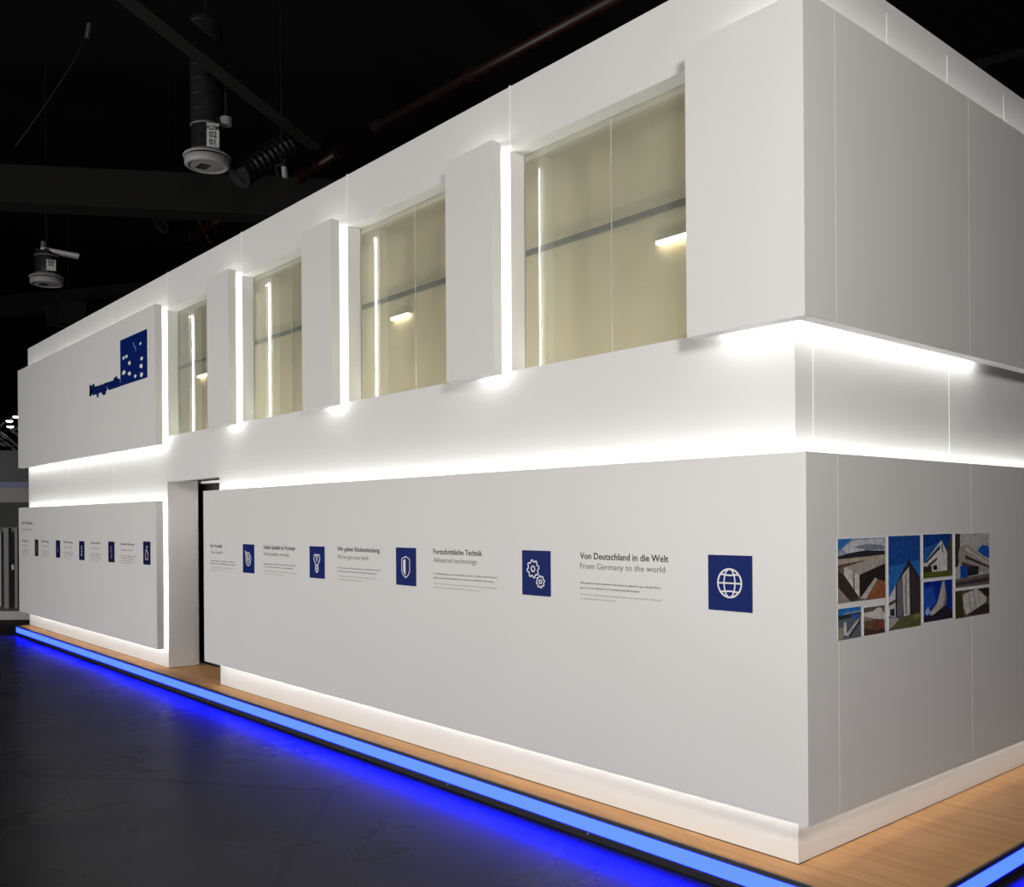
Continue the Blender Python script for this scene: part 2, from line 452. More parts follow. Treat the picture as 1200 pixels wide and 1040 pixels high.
# rail and lamps inside the glazed gallery
rl = thing('gallery_rail', (-4.2, 0.78, 3.36), 'dark grey horizontal rail on the beige wall behind the upper windows', 'rail')
MB().box(XL + 0.2, -0.3, 0.775, 0.805, 3.368, 3.400).build('rail_bar', M['rail'], rl)
for k in range(8):
    box('rail_bracket', -0.6 - k * 1.7, -0.57 - k * 1.7, 0.805, 0.82, 3.374, 3.394, M['rail'], rl)
def gallery_lamp(x, z, label):
    t = thing('wall_lamp', (x, 0.80, z), label, 'lamp', 'gallery wall lamps')
    MB().box(x - 0.13, x + 0.13, 0.78, 0.82, z + 0.02, z + 0.035).build('lamp_housing', M['light_grey'], t)
    MB().box(x - 0.12, x + 0.12, 0.78, 0.815, z, z + 0.02).build('lamp_tube', M['inner_lamp'], t)
gallery_lamp(-1.36, 3.18, 'small warm wall lamp behind the window beside the corner panel')
gallery_lamp(-4.22, 3.20, 'small warm wall lamp behind the second window from the corner')
gallery_lamp(-8.25, 3.20, 'small warm wall lamp behind the window next to the blue logo')
t = thing('gallery_fill_light', (-4.5, 0.34, WZ0 - 0.02), 'long warm fill light added on the floor of the glazed gallery', 'lamp')  # added glowing strip that brightens the wall behind the windows
box('channel', -8.6, -0.4, 0.30, 0.38, WZ0 - 0.02, WZ0 + 0.0, M['light_grey'], t)
box('diffuser', -8.6, -0.4, 0.315, 0.365, WZ0, WZ0 + 0.006, emitter('gallery_glow', (1.0, 0.915, 0.77), 15.0), t)

# passage and its door
d1 = thing('door_1', (-6.9, 0.52, 0), kind='structure')
box('door_leaf', DOORL - 0.1, -5.6, 0.54, 0.58, 0.004, 1.942, M['door'], d1)
box('door_frame', DOORL - 0.1, -5.6, 0.50, 0.60, 1.942, 1.967, M['wall'], d1)
box('head_board', DOORL, -5.6, 0.50, 0.60, 1.967, 2.0, M['dark_gap'], d1)
box('passage_soffit', DOORL, -5.6, Y1, 0.50, 2.015, 2.04, M['wall'], d1)
MB().tube([(-7.28, 0.50, 0.92), (-7.28, 0.50, 1.06)], 0.012, 10).build('handle', M['steel'], d1)
for z in (0.94, 1.04):
    MB().tube([(-7.28, 0.50, z), (-7.28, 0.54, z)], 0.006, 8).build('handle_post', M['steel'], d1)

t = thing('passage_fill_lamp', (-6.95, 0.36, 1.99), 'small fill lamp added in the passage ceiling', 'lamp')  # added lamp, brightens the side wall of the passage
MB().lathe((-6.95, 0.36, 1.985), [(0.07, 0.0), (0.075, 0.004), (0.075, 0.03), (0.001, 0.03)], 20).build('trim_ring', M['light_grey'], t)
MB().lathe((-6.95, 0.36, 1.981), [(0.055, 0.003), (0.055, 0.0), (0.001, 0.0)], 20).build('lamp_lens', emitter('passage_fill_glow', (1.0, 0.93, 0.84), 100.0), t)
# ------------------------------------------------------------------ platform deck
dk = thing('deck_platform', (-6.4, 2.5, FLOOR), 'low wooden exhibition platform with glowing blue front edge', 'platform')
DX0, DX1, DY0 = -13.19, 0.416, -0.042
box('deck_board', DX0 + 0.012, DX1 - 0.012, DY0 + 0.012, YB, -0.024, 0, M['wood'], dk)
box('edge_trim', DX0, DX1, DY0, DY0 + 0.012, -0.020, 0.002, M['trim'], dk)
box('edge_trim', DX1 - 0.012, DX1, DY0 + 0.012, YB, -0.020, 0.002, M['trim'], dk)
box('edge_trim', DX0, DX0 + 0.012, DY0 + 0.012, YB, -0.020, 0.002, M['trim'], dk)
box('light_strip', DX0 + 0.004, DX1 - 0.004, DY0 + 0.003, DY0 + 0.012, -0.094, -0.020, M['blue_led'], dk)['label'] = 'glowing blue light strip'
box('light_strip', DX1 - 0.012, DX1 - 0.003, DY0 + 0.012, YB, -0.094, -0.020, M['blue_led'], dk)['label'] = 'glowing blue light strip'
mbb = MB().box(DX0 + 0.02, DX1 - 0.016, DY0 + 0.016, YB, FLOOR, -0.024)
mbb.box(DX0, DX1 - 0.0, DY0, DY0 + 0.016, -0.112, -0.094)
mbb.box(DX1 - 0.016, DX1, DY0 + 0.016, YB, -0.112, -0.094)
mbb.build('plinth_base', M['black'], dk)
for k in range(11):
    x = -0.05 - k * 1.22
    box('foot_clip', x - 0.004, x + 0.004, DY0 - 0.002, DY0, -0.112, -0.098, M['steel'], dk)

# ------------------------------------------------------------------ cladding panels
def cladding(label, front=None, sides=(), z0=0, z1=1, leds=(), group=None, stand=()):
    """front = (x0, x1) of the face on y = 0 ; sides = list of (y0, y1) boards of the face on x = 0"""
    base = (((front[0] + front[1]) / 2, 0, z0) if front else (0, (sides[0][0] + sides[-1][1]) / 2, z0))
    t = thing('cladding_panel', base, label, 'wall panel', group)
    if front:
        box('board', front[0], front[1], 0, T, z0, z1, M['panel'], t)
    for y0, y1 in sides:
        box('board', -T, 0, y0, y1 - 0.004, z0, z1, M['panel'], t)
        box('joint_strip', -T + 0.01, -0.0008, y1 - 0.004, y1, z0 + 0.002, z1 - 0.002, M['joint'], t)
    for k, args in enumerate(stand):
        box('bracket', *args, M['light_grey'], t)
    for args in leds:
        box('led_strip', *args[:6], M['led'] if len(args) < 7 else M[args[6]], t)
    return t
E_ = 0.048      # LED distance from a panel edge
W_ = 0.012
ya, yb = T + 0.004, T + 0.014
xa, xb = -T - 0.014, -T - 0.004
def brk(xs, z0, z1): return [(x, x + 0.05, T, S - 0.03, (z0 + z1) / 2 - 0.1, (z0 + z1) / 2 + 0.1) for x in xs]
def sbrk(ys, z0, z1): return [(-S + 0.03, -T, y, y + 0.05, (z0 + z1) / 2 - 0.1, (z0 + z1) / 2 + 0.1) for y in ys]
def hled(x0, x1, z, m='led'): return (x0, x1, ya, yb, z - W_ / 2, z + W_ / 2, m)
def vled(x, z0, z1, m='led'): return (x - W_ / 2, x + W_ / 2, ya, yb, z0, z1, m)
def sled(y0, y1, z, m='led'): return (xa, xb, y0, y1, z - W_ / 2, z + W_ / 2, m)

LPX = -6.335
cladding('long white lower cladding panel with the row of blue icon squares ending in the globe', (LPX, 0), (), Z1, Z2,
         [hled(DOORR + 0.02, -0.08, Z2 - E_), hled(DOORR + 0.02, -0.08, Z1 + E_, 'led_low')], stand=brk([-6.1, -4.2, -2.2, -0.4], Z1, Z2))
SIDE = [(T, 0.254), (0.254, 1.598), (1.598, 2.94), (2.94, 4.28), (4.28, YB)]
cladding('white lower cladding on the side wall carrying the colour photographs', None, SIDE, Z1, Z2,
         [sled(T + 0.02, YB - 0.1, Z2 - E_), sled(T + 0.02, YB - 0.1, Z1 + E_, 'led_low')], stand=sbrk([0.5, 2, 3.5, 4.8], Z1, Z2))
cladding('blank white upper cladding panel at the booth corner right of the widest window', (-0.63, 0), (), Z3, Z4,
         [hled(-0.50, -0.08, Z3 + E_), hled(-0.48, -0.08, Z4 - E_, 'led_soft')], stand=brk([-0.35], Z3, Z4))
cladding('blank white upper cladding on the side wall above the photographs', None, SIDE, Z3, Z4,
         [sled(T + 0.02, 1.95, Z3 + E_), sled(T + 0.02, YB - 0.1, Z4 - E_, 'led_top')], stand=sbrk([0.5, 2, 3.5, 4.8], Z3, Z4))
for (x0, x1, lab) in [(-2.53, -2.07, 'narrow white upright panel between the two windows nearest the corner'),
                      (-4.405, -3.945, 'narrow white upright panel between the two middle windows'),
                      (-6.225, -5.755, 'narrow white upright panel beside the window next to the logo panel')]:
    cladding(lab, (x0, x1), (), Z3 + 0.005, Z4 + 0.003,
             [vled(x1 - E_, Z3 + 0.04, Z4 - 0.05), hled(x0 + 0.17, x1 - 0.05, Z3 + E_, 'led_soft'), hled(x0 + 0.05, x1 - 0.05, Z4 - 0.06, 'led_soft')],
             group='upright panels between the windows', stand=brk([x0 + 0.15], Z3, Z4))
cladding('white upper cladding panel bearing the blue company logo', (-13.16, -7.545), (), Z3 - 0.06, Z4 + 0.01,
         [hled(-13.08, -7.60, Z3 - 0.06 + E_), hled(-13.08, -7.60, Z4 - E_, 'led_soft'), vled(-7.545 - E_, Z3 + 0.0, Z4 - 0.06)],
         stand=brk([-12.5, -11, -9.5, -8.2], Z3, Z4))
cladding('white lower cladding panel with small dark icon squares under the logo panel', (-13.16, -7.545), (), Z1 - 0.015, Z2 - 0.07,
         [hled(-13.08, -7.60, Z2 - 0.07 - E_), hled(-13.08, -7.60, Z1 - 0.015 + E_, 'led_low'), vled(-7.545 - E_, Z1 + 0.04, Z2 - 0.13)],
         stand=brk([-12.5, -11, -9.5, -8.2], Z1, Z2))

# ------------------------------------------------------------------ icon squares
def icon_tile(x0, x1, z0, z1, mat, symbol, label, imat=None, group=None):
    t = thing('icon_square', ((x0 + x1) / 2, 0, z0), label, 'sign', group)
    box('tile', x0, x1, -0.004, 0.0, z0, z1, mat, t)
    cx, cz, h = (x0 + x1) / 2, (z0 + z1) / 2, (x1 - x0)
    polys = [(0.0044 + 0.00002 * i, [(cx + u * h, cz + v * h) for u, v in p]) for i, p in enumerate(symbol)]
    flat_polys('symbol', 'front', polys, 0.0, imat or M['icon'], t)
    return t

def globe():
    p = ribbon(circle(0, 0, 0.27), 0.035, True) + ribbon(circle(0, 0, 0.125, 0.27), 0.03, True)
    for z in (-0.15, 0.0, 0.15):
        w = math.sqrt(0.27 ** 2 - z * z)
        p += ribbon([(-w, z + 0.02 * (1 if z > 0 else -1 if z < 0 else 0)), (0, z), (w, z + 0.02 * (1 if z > 0 else -1 if z < 0 else 0))], 0.03)
    return p
def gear(cx, cy, r, teeth, w):
    pts = []
    for i in range(teeth * 4):
        a = 2 * math.pi * (i + 0.5) / (teeth * 4)
        rr = r if (i % 4) in (0, 1) else r * 0.80
        pts.append((cx + rr * math.cos(a), cy + rr * math.sin(a)))
    return ribbon(pts, w, True) + ribbon(circle(cx, cy, r * 0.30, n=14), w, True)
def gears(): return gear(-0.10, 0.10, 0.215, 8, 0.036) + gear(0.165, -0.20, 0.145, 8, 0.034)
def shield():
    o = [(0, 0.29), (0.20, 0.22), (0.20, -0.12), (0.13, -0.24), (0, -0.32), (-0.13, -0.24), (-0.20, -0.12), (-0.20, 0.22)]
    return ribbon(o, 0.032, True) + [[(-0.13, 0.18), (-0.13, -0.10), (-0.09, -0.18), (-0.005, -0.25), (-0.005, 0.22)]]
def medal():
    p = ribbon([(-0.20, 0.10), (-0.18, 0.25), (0.18, 0.25), (0.20, 0.10), (0.06, -0.10), (-0.06, -0.10)], 0.045, True)
    p += ribbon([(-0.09, 0.25), (0.0, 0.02), (0.09, 0.25)], 0.05)
    return p + ribbon(circle(0, -0.21, 0.10, 0.12, n=18), 0.045, True) + ribbon(circle(0, -0.21, 0.035, n=10), 0.03, True)
def target():
    p = ribbon(circle(0.0, -0.02, 0.23, 0.25), 0.045, True) + ribbon(circle(0.0, -0.02, 0.13, 0.14, n=20), 0.04, True) + ribbon(circle(0, -0.02, 0.04, n=10), 0.04, True)
    return p + ribbon([(-0.28, 0.30), (0.0, -0.02)], 0.04) + ribbon([(-0.28, 0.17), (-0.16, 0.17), (-0.16, 0.30)], 0.04)
def cart():
    return ribbon([(-0.08, 0.30), (0.12, 0.36), (-0.02, 0.20), (0.0, 0.18)], 0.05) + ribbon([(-0.1, 0.16), (-0.18, -0.30), (0.12, -0.34), (0.22, -0.05), (0.06, 0.14)], 0.055, True)
def person_i():
    return ribbon(circle(0, 0.20, 0.10, n=14), 0.05, True) + ribbon([(-0.14, 0.04), (0.14, -0.04), (-0.10, -0.14), (0.12, -0.2)], 0.05) + ribbon([(-0.04, -0.34), (0.1, -0.26), (0.02, -0.16)], 0.06)
def bars():
    return [[(-0.1, z), (0.1, z), (0.1, z + 0.06), (-0.1, z + 0.06)] for z in (0.22, 0.08, -0.06, -0.2, -0.32)]
def waves():
    return ribbon([(-0.1, 0.1), (0.08, 0.02), (-0.1, -0.08), (0.1, -0.18)], 0.06)

ic = 'blue icon squares on the long lower panel'
icon_tile(-0.511, -0.272, 1.120, 1.374, M['blue'], globe(), 'royal blue square with a white wire globe beside the booth corner', group=ic)
icon_tile(-1.819, -1.585, 1.114, 1.367, M['blue'], gears(), 'royal blue square with two white gear wheels', group=ic)
icon_tile(-3.107, -2.876, 1.107, 1.358, M['blue'], shield(), 'royal blue square with a half-filled white shield', group=ic)
icon_tile(-4.300, -4.073, 1.102, 1.345, M['blue'], medal(), 'royal blue square with a white ribbon medal', group=ic)
icon_tile(-5.483, -5.266, 1.095, 1.341, M['blue'], target(), 'royal blue square with a white target and arrow', group=ic)
il = 'dark icon squares on the panel under the logo'
icon_tile(-7.925, -7.718, 1.085, 1.330, M['navy'], cart(), 'navy square with a pale outline bottle icon, closest to the passage', group=il)
icon_tile(-9.065, -8.856, 1.076, 1.313, M['navy'], person_i(), 'navy square with a thin pale winding icon, second from the passage', M['icon_violet'], il)
icon_tile(-10.182, -9.974, 1.067, 1.302, M['navy'], bars(), 'navy square with stacked pale bars', None, il)
icon_tile(-11.204, -11.018, 1.069, 1.299, M['navy'], waves(), 'navy square with a small pale wave icon', M['icon_violet'], il)
icon_tile(-12.260, -12.081, 1.062, 1.297, M['brownblack'], [[(-0.2, -0.3), (0.2, -0.3), (0.2, 0.3), (-0.2, 0.3)]], 'brown-black square at the outer end of the icon row', M['ink_grey'], il)

# ------------------------------------------------------------------ lettering
def block(x, head, hw, sub, sw, body, label, group, hz=1.331, k=1.0, z_sub=1.279, zb=(1.199, 1.174, 1.139, 1.117), hh=0.034, thin=False):
    t = thing('wall_lettering', (x, 0, hz), label, 'lettering', group)
    text_mesh('heading', head, 'front', x, x + hw, hz, hh, 0.0, M['ink'] if not thin else M['ink_grey'], t, bold=0.012)
    text_mesh('subheading', sub, 'front', x, x + sw, z_sub, hh * 0.92, 0.0, M['ink_light'] if thin else M['ink_grey2'], t)
    for i, (line, w) in enumerate(body):
        text_mesh('text_line', line, 'front', x, x + w, zb[i], 0.0095 if i < 2 else 0.0085, 0.0, M['ink_grey'] if i < 2 else M['ink_light'], t, bold=0.004 if i < 2 else 0)
    return t
M['ink_grey2'] = principled('mid_grey_ink', (0.20, 0.20, 0.20), 0.6, noise=0.05)
lg = 'lettering on the long lower panel'
block(-1.355, 'Von Deutschland in die Welt', 0.604, 'From Germany to the world', 0.583,
      [('Wir geniessen Interessenten und Service in ganz Europa und bei Ihnen', 0.553), ('ganz stolz am Standort in Unterstützung Beratungen', 0.418),
       ('Proud of our international customers and of our service from Germany', 0.559), ('to the world of innovation', 0.259)],
      'black and grey lettering reading Von Deutschland in die Welt', lg)
block(-2.682, 'Fortschrittliche Technik', 0.496, 'Advanced technology', 0.446,
      [('Die Entwicklung unserer Produkte mit jeder Technik und Innovation', 0.640), ('liefert optimale Ergebnisse für jede wirtschaftliche Nutzung', 0.60),
       ('The development of our products with every technology', 0.63), ('delivers optimal results for every use', 0.47)],
      'lettering reading Fortschrittliche Technik beside the gear wheels', lg, hz=1.324, z_sub=1.272, zb=(1.195, 1.169, 1.133, 1.109))
block(-3.885, 'Wir geben Rückendeckung', 0.571, "We've got your back", 0.43,
      [('Wir unterstützen unsere Partner mit Wissen und Rat', 0.582), ('und beraten sie bei jeder Entscheidung gerne', 0.53),
       ('We support our partners with knowledge and advice', 0.54), ('and help with every decision', 0.34)],
      'lettering reading Wir geben Rückendeckung beside the shield', lg, hz=1.318, z_sub=1.262, zb=(1.190, 1.165, 1.130, 1.106), hh=0.032)
block(-5.090, 'Solide Qualität im Konzept', 0.553, 'Solid quality concept', 0.45,
      [('Hochwertige Produkte und dauerhafte Lösungen', 0.56), ('für alle unsere Kunden in jedem Bereich', 0.52),
       ('High quality products and lasting solutions', 0.57), ('for all our customers', 0.36)],
      'lettering reading Solide Qualität im Konzept beside the medal', lg, hz=1.308, z_sub=1.255, zb=(1.180, 1.156, 1.122, 1.098), hh=0.032)
block(-6.172, 'Ihr Vorteil', 0.245, 'Your benefit', 0.26,
      [('Unsere Erfahrung ist Ihr grosser Vorteil für', 0.50), ('heute und für die Aufgaben von morgen', 0.53),
       ('Our experience is your great benefit', 0.50), ('today and tomorrow', 0.35)],
      'short lettering at the passage end of the long lower panel', lg, hz=1.300, z_sub=1.245, zb=(1.174, 1.150, 1.115, 1.092), hh=0.030)
lg2 = 'lettering on the panel under the logo'
def small_block(x, w, head, label, z=1.262):
    t = thing('wall_lettering', (x, 0, z), label, 'lettering', lg2)
    text_mesh('heading', head, 'front', x, x + w, z, 0.026, 0, M['ink_grey'], t, bold=0.012)
    text_mesh('subheading', head.lower(), 'front', x, x + w * 0.9, z - 0.062, 0.022, 0, M['ink_light'], t)
    for i, f in enumerate((1.15, 1.0, 1.1, 0.8)):
        text_mesh('text_line', 'und in der Technik mit uns', 'front', x, x + w * f, z - 0.125 - i * 0.026, 0.011, 0, M['ink_grey'] if i < 2 else M['ink_light'], t)
small_block(-8.645, 0.442, 'Kunden Service', 'small grey lettering beside the bottle icon next to the passage', 1.280)
small_block(-9.755, 0.389, 'Auswahl', 'small grey lettering beside the winding icon', 1.277)
small_block(-10.843, 0.374, 'Beratung', 'small grey lettering beside the stacked bars icon', 1.270)
small_block(-11.905, 0.341, 'Montage', 'small grey lettering beside the wave icon', 1.265)
small_block(-12.965, 0.337, 'Planung', 'small grey lettering beside the brown-black square', 1.257)
t = thing('wall_lettering', (-12.96, 0, 1.42), 'two-line title lettering above the icon row under the logo panel', 'lettering', lg2)
text_mesh('heading', 'Ihr Partner', 'front', -12.96, -12.37, 1.508, 0.044, 0, M['ink_grey'], t, bold=0.012)
text_mesh('subheading', 'Your partner', 'front', -12.96, -12.44, 1.420, 0.036, 0, M['ink_light'], t)

# logo
lo = thing('company_logo', (-8.7, 0, 3.05), 'royal blue company logo with a speckled square and bold lettering', 'logo')
LX0, LX1, LZ0, LZ1 = -8.584, -7.772, 3.060, 3.566
box('logo_square', LX0, LX1, -0.012, 0, LZ0, LZ1, M['blue'], lo)
spots = [(.80, .25, .08, .07), (.14, .41, .10, .08), (.255, .40, .10, .08), (.37, .575, .10, .09), (.84, .575, .10, .08), (.82, .73, .12, .09),
         (.14, .735, .13, .10), (.37, .80, .12, .08), (.59, .90, .09, .08), (.82, .915, .12, .09)]
polys = []
lw, lh = LX1 - LX0, LZ1 - LZ0
for i, (u, v, w, h) in enumerate(spots):
    n = 6; pts = []
    for k in range(n):
        a = 2 * math.pi * k / n + random.uniform(-.25, .25); q = random.uniform(.75, 1.15)
        pts.append((LX0 + (u + w * .55 * q * math.cos(a)) * lw, LZ1 - (v + h * .55 * q * math.sin(a)) * lh))
    polys.append((0.0126, pts[::-1]))
flat_polys('logo_spots', 'front', polys, 0.0, M['icon'], lo)
fine = ribbon([(LX0 + .52 * lw, LZ1 - .16 * lh), (LX0 + .56 * lw, LZ1 - .25 * lh), (LX0 + .61 * lw, LZ1 - .30 * lh), (LX0 + .62 * lw, LZ1 - .38 * lh)], 0.012)
flat_polys('logo_lines', 'front', [(0.0126, p) for p in fine], 0.0, M['icon_violet'], lo)
text_mesh('logo_lettering', 'Mepagreatia', 'front', -9.700, -8.612, 3.066, 0.122, 0, M['blue'], lo, depth=0.012, bold=0.045, extrude=0.012)

# ------------------------------------------------------------------ photographs on the side wall
def photo(label, quad, y0, y1, z0, z1, base, shapes):
    """quad = (xl, xr, top_l, bottom_l, top_r, bottom_r): frame in which the shapes below were sketched"""
    xl, xr, tl, bl, tr, br = quad
    t = thing('photo_print', (0, (y0 + y1) / 2, z0), label, 'photograph', 'photographs on the side wall')
    box('backing', 0, 0.003, y0, y1, z0, z1, M['sign_white'], t)
    V, F, Cc = [], [], []
    def add(pts, colr, d):
        n = len(V)
        V.extend([Vector((0.003 + d, a, b)) - wloc(t) for a, b in pts]); F.append(tuple(range(n, n + len(pts)))); Cc.append(lin(colr))
    add([(y0, z0), (y1, z0), (y1, z1), (y0, z1)], base, 0.0003)
    for i, (colr, pts) in enumerate(shapes):
        P = []
        for x, y in pts:
            u = min(1, max(0, (x - xl) / (xr - xl))); a = tl + (tr - tl) * u; b = bl + (br - bl) * u
            v = min(1, max(0, (y - a) / (b - a)))
            P.append((y0 + u * (y1 - y0), z1 - v * (z1 - z0)))
        add(P, colr, 0.0004 + 0.0001 * i)
    me = bpy.data.meshes.new('picture'); me.from_pydata([tuple(p) for p in V], [], F)
    at = me.color_attributes.new('ink', 'FLOAT_COLOR', 'CORNER')
    for p, c in zip(me.polygons, Cc):
        for li in p.loop_indices: at.data[li].color = c
    bm = bmesh.new(); bm.from_mesh(me)
    for f in bm.faces:
        f.normal_update()
        if f.normal.x < 0: f.normal_flip()
    bm.to_mesh(me); bm.free()
    me.materials.append(M['print'])
    o = bpy.data.objects.new('picture', me); col.objects.link(o); o.parent = t

photo('photograph of a large flat-roofed warehouse under clouds', (114, 415, 122, 530, 108, 495), 0.243, 0.661, 1.165, 1.448, (110, 100, 85), [
    ((150, 160, 182), [(114, 110), (415, 100), (415, 195), (114, 235)]),
    ((52, 112, 195), [(114, 110), (205, 110), (150, 170), (114, 205)]),
    ((196, 198, 204), [(140, 190), (180, 150), (230, 128), (300, 122), (400, 116), (415, 150), (415, 190), (300, 196), (180, 215)]),
    ((128, 132, 146), [(210, 172), (300, 150), (415, 160), (415, 185), (300, 192)]),
    ((42, 44, 52), [(114, 235), (180, 212), (290, 192), (415, 195), (415, 218), (114, 252)]),
    ((176, 163, 146), [(114, 252), (415, 218), (415, 262), (114, 288)]),
    ((92, 80, 70), [(114, 288), (300, 252), (300, 258), (150, 302), (114, 320)]),
    ((168, 162, 155), [(150, 302), (300, 252), (415, 258), (415, 275), (245, 350)]),
    ((208, 204, 198), [(150, 302), (245, 350), (245, 492), (215, 452), (150, 370)]),
    ((120, 112, 105), [(205, 332), (215, 337), (215, 455), (205, 440)]),
    ((45, 38, 35), [(245, 350), (415, 275), (415, 390), (350, 372), (247, 495)]),
    ((190, 180, 175), [(250, 500), (345, 368), (362, 376), (285, 505)]),
    ((150, 92, 62), [(292, 505), (366, 388), (415, 392), (415, 500)]),
    ((60, 50, 42), [(114, 330), (150, 350), (215, 452), (240, 505), (180, 520), (114, 430)]),
    ((150, 140, 130), [(114, 430), (150, 475), (190, 520), (114, 532)])])
photo('small photograph of an industrial yard under a bright blue sky', (116, 262, 568, 768, 548, 746), 0.242, 0.438, 1.001, 1.139, (92, 104, 112), [
    ((38, 112, 192), [(116, 560), (262, 540), (262, 575), (116, 612)]),
    ((120, 150, 185), [(160, 590), (262, 570), (262, 585), (150, 605)]),
    ((46, 62, 58), [(116, 612), (262, 585), (262, 610), (116, 640)]),
    ((60, 100, 190), [(200, 605), (250, 598), (248, 622), (198, 628)]),
    ((205, 205, 205), [(150, 655), (168, 650), (168, 735), (150, 738)]),
    ((200, 198, 195), [(160, 735), (240, 632), (252, 634), (178, 742)]),
    ((66, 60, 66), [(180, 742), (252, 640), (256, 652), (196, 745)]),
    ((150, 140, 130), [(116, 690), (145, 680), (145, 760), (116, 768)])])
photo('small photograph of a white hall roof above a brown yard', (280, 414, 556, 737, 546, 717), 0.463, 0.655, 1.003, 1.130, (108, 82, 66), [
    ((95, 92, 80), [(280, 550), (414, 540), (414, 575), (280, 590)]),
    ((212, 206, 200), [(280, 590), (340, 580), (365, 560), (395, 560), (400, 585), (414, 600), (414, 635), (340, 630), (280, 612)]),
    ((140, 130, 118), [(280, 612), (335, 625), (335, 645), (280, 640)]),
    ((128, 62, 50), [(355, 650), (400, 645), (400, 690), (355, 690)]),
    ((70, 54, 44), [(280, 690), (350, 700), (414, 690), (414, 725), (280, 740)])])
photo('tall photograph of a pointed dark gable against deep blue sky', (438, 640, 102, 706, 96, 672), 0.693, 1.010, 1.007, 1.452, (28, 76, 152), [
    ((42, 108, 186), [(438, 300), (640, 250), (640, 420), (438, 500)]),
    ((205, 205, 205), [(438, 500), (488, 402), (488, 625), (438, 612)]),
    ((70, 70, 76), [(438, 530), (480, 505), (480, 525), (438, 552)]),
    ((48, 50, 56), [(446, 570), (474, 565), (474, 615), (446, 610)]),
    ((46, 42, 48), [(480, 415), (565, 250), (640, 372), (640, 645), (480, 622)]),
    ((112, 106, 114), [(489, 405), (524, 355), (524, 616), (489, 620)]),
    ((206, 204, 200), [(524, 352), (566, 298), (570, 622), (530, 616)]),
    ((150, 146, 144), [(538, 350), (552, 330), (552, 600), (538, 600)]),
    ((62, 54, 56), [(575, 300), (640, 385), (640, 640), (575, 615)]),
    ((92, 94, 58), [(438, 640), (540, 612), (640, 590), (640, 680), (438, 710)]),
    ((172, 168, 158), [(438, 622), (500, 628), (480, 660), (438, 700)]),
    ((120, 125, 60), [(590, 605), (640, 592), (640, 630), (600, 632)])])
photo('photograph of a white wedge-shaped office building on grass', (660, 845, 92, 368, 86, 357), 1.041, 1.360, 1.237, 1.454, (20, 62, 142), [
    ((40, 92, 168), [(660, 180), (760, 140), (720, 300), (660, 330)]),
    ((216, 216, 214), [(664, 275), (775, 128), (812, 205), (812, 328), (715, 328), (712, 290), (664, 300)]),
    ((52, 62, 84), [(670, 266), (766, 158), (768, 182), (676, 276)]),
    ((66, 72, 84), [(686, 285), (748, 236), (748, 252), (700, 294)]),
    ((120, 122, 128), [(776, 140), (786, 160), (786, 210), (776, 205)]),
    ((20, 20, 24), [(722, 290), (746, 287), (746, 318), (722, 317)]),
    ((62, 50, 40), [(660, 295), (712, 290), (712, 330), (660, 335)]),
    ((72, 78, 62), [(812, 160), (845, 96), (845, 320), (815, 318)]),
    ((88, 98, 42), [(660, 334), (845, 320), (845, 360), (660, 370)])])
photo('photograph of a pale curved tower against saturated blue', (660, 845, 396, 645, 378, 630), 1.041, 1.360, 1.018, 1.218, (16, 46, 150), [
    ((34, 84, 190), [(660, 440), (720, 420), (740, 520), (660, 600)]),
    ((186, 182, 172), [(762, 470), (778, 400), (792, 378), (806, 480), (802, 540), (700, 618), (706, 580), (745, 530)]),
    ((140, 136, 128), [(790, 400), (806, 480), (802, 540), (780, 556), (796, 480)]),
    ((150, 182, 222), [(668, 585), (688, 545), (706, 590), (680, 604)]),
    ((40, 36, 48), [(660, 615), (720, 602), (802, 545), (845, 590), (845, 635), (660, 650)])])
photo('photograph of a long pale office block with a blue lorry', (864, 1082, 86, 426, 80, 410), 1.394, 1.812, 1.171, 1.452, (188, 188, 186), [
    ((60, 55, 45), [(864, 80), (896, 80), (893, 230), (884, 290), (864, 300)]),
    ((166, 156, 148), [(888, 180), (930, 150), (1082, 262), (1082, 340), (900, 312), (884, 240)]),
    ((196, 188, 180), [(930, 168), (1082, 275), (1082, 290), (926, 190)]),
    ((62, 56, 56), [(928, 222), (1082, 297), (1082, 308), (926, 242)]),
    ((84, 76, 74), [(905, 262), (1015, 300), (1015, 312), (905, 288)]),
    ((32, 92, 182), [(1004, 196), (1034, 158), (1072, 163), (1082, 180), (1082, 245), (1040, 226)]),
    ((22, 72, 172), [(895, 290), (942, 288), (942, 362), (895, 366)]),
    ((40, 40, 45), [(942, 298), (1010, 292), (1010, 346), (942, 356)]),
    ((110, 100, 97), [(864, 372), (1082, 342), (1082, 415), (864, 430)]),
    ((70, 60, 62), [(864, 395), (1082, 366), (1082, 392), (864, 415)])])
photo('aerial photograph of a ribbed pale roof amid brown ground', (864, 1082, 455, 630, 424, 594), 1.392, 1.810, 1.010, 1.153, (96, 80, 62), [
    ((72, 62, 40), [(864, 455), (905, 450), (915, 620), (864, 640)]),
    ((202, 200, 192), [(910, 475), (1000, 432), (1064, 490), (1060, 522), (932, 606), (914, 560)]),
    ((150, 146, 138), [(945, 462), (950, 460), (962, 575), (956, 580)]),
    ((150, 146, 138), [(975, 447), (980, 445), (998, 560), (992, 564)]),
    ((176, 172, 165), [(1005, 450), (1010, 450), (1030, 535), (1025, 540)]),
    ((52, 44, 40), [(1010, 430), (1082, 420), (1082, 480), (1066, 488)]),
    ((60, 52, 46), [(940, 606), (1060, 530), (1082, 540), (1082, 600)])])

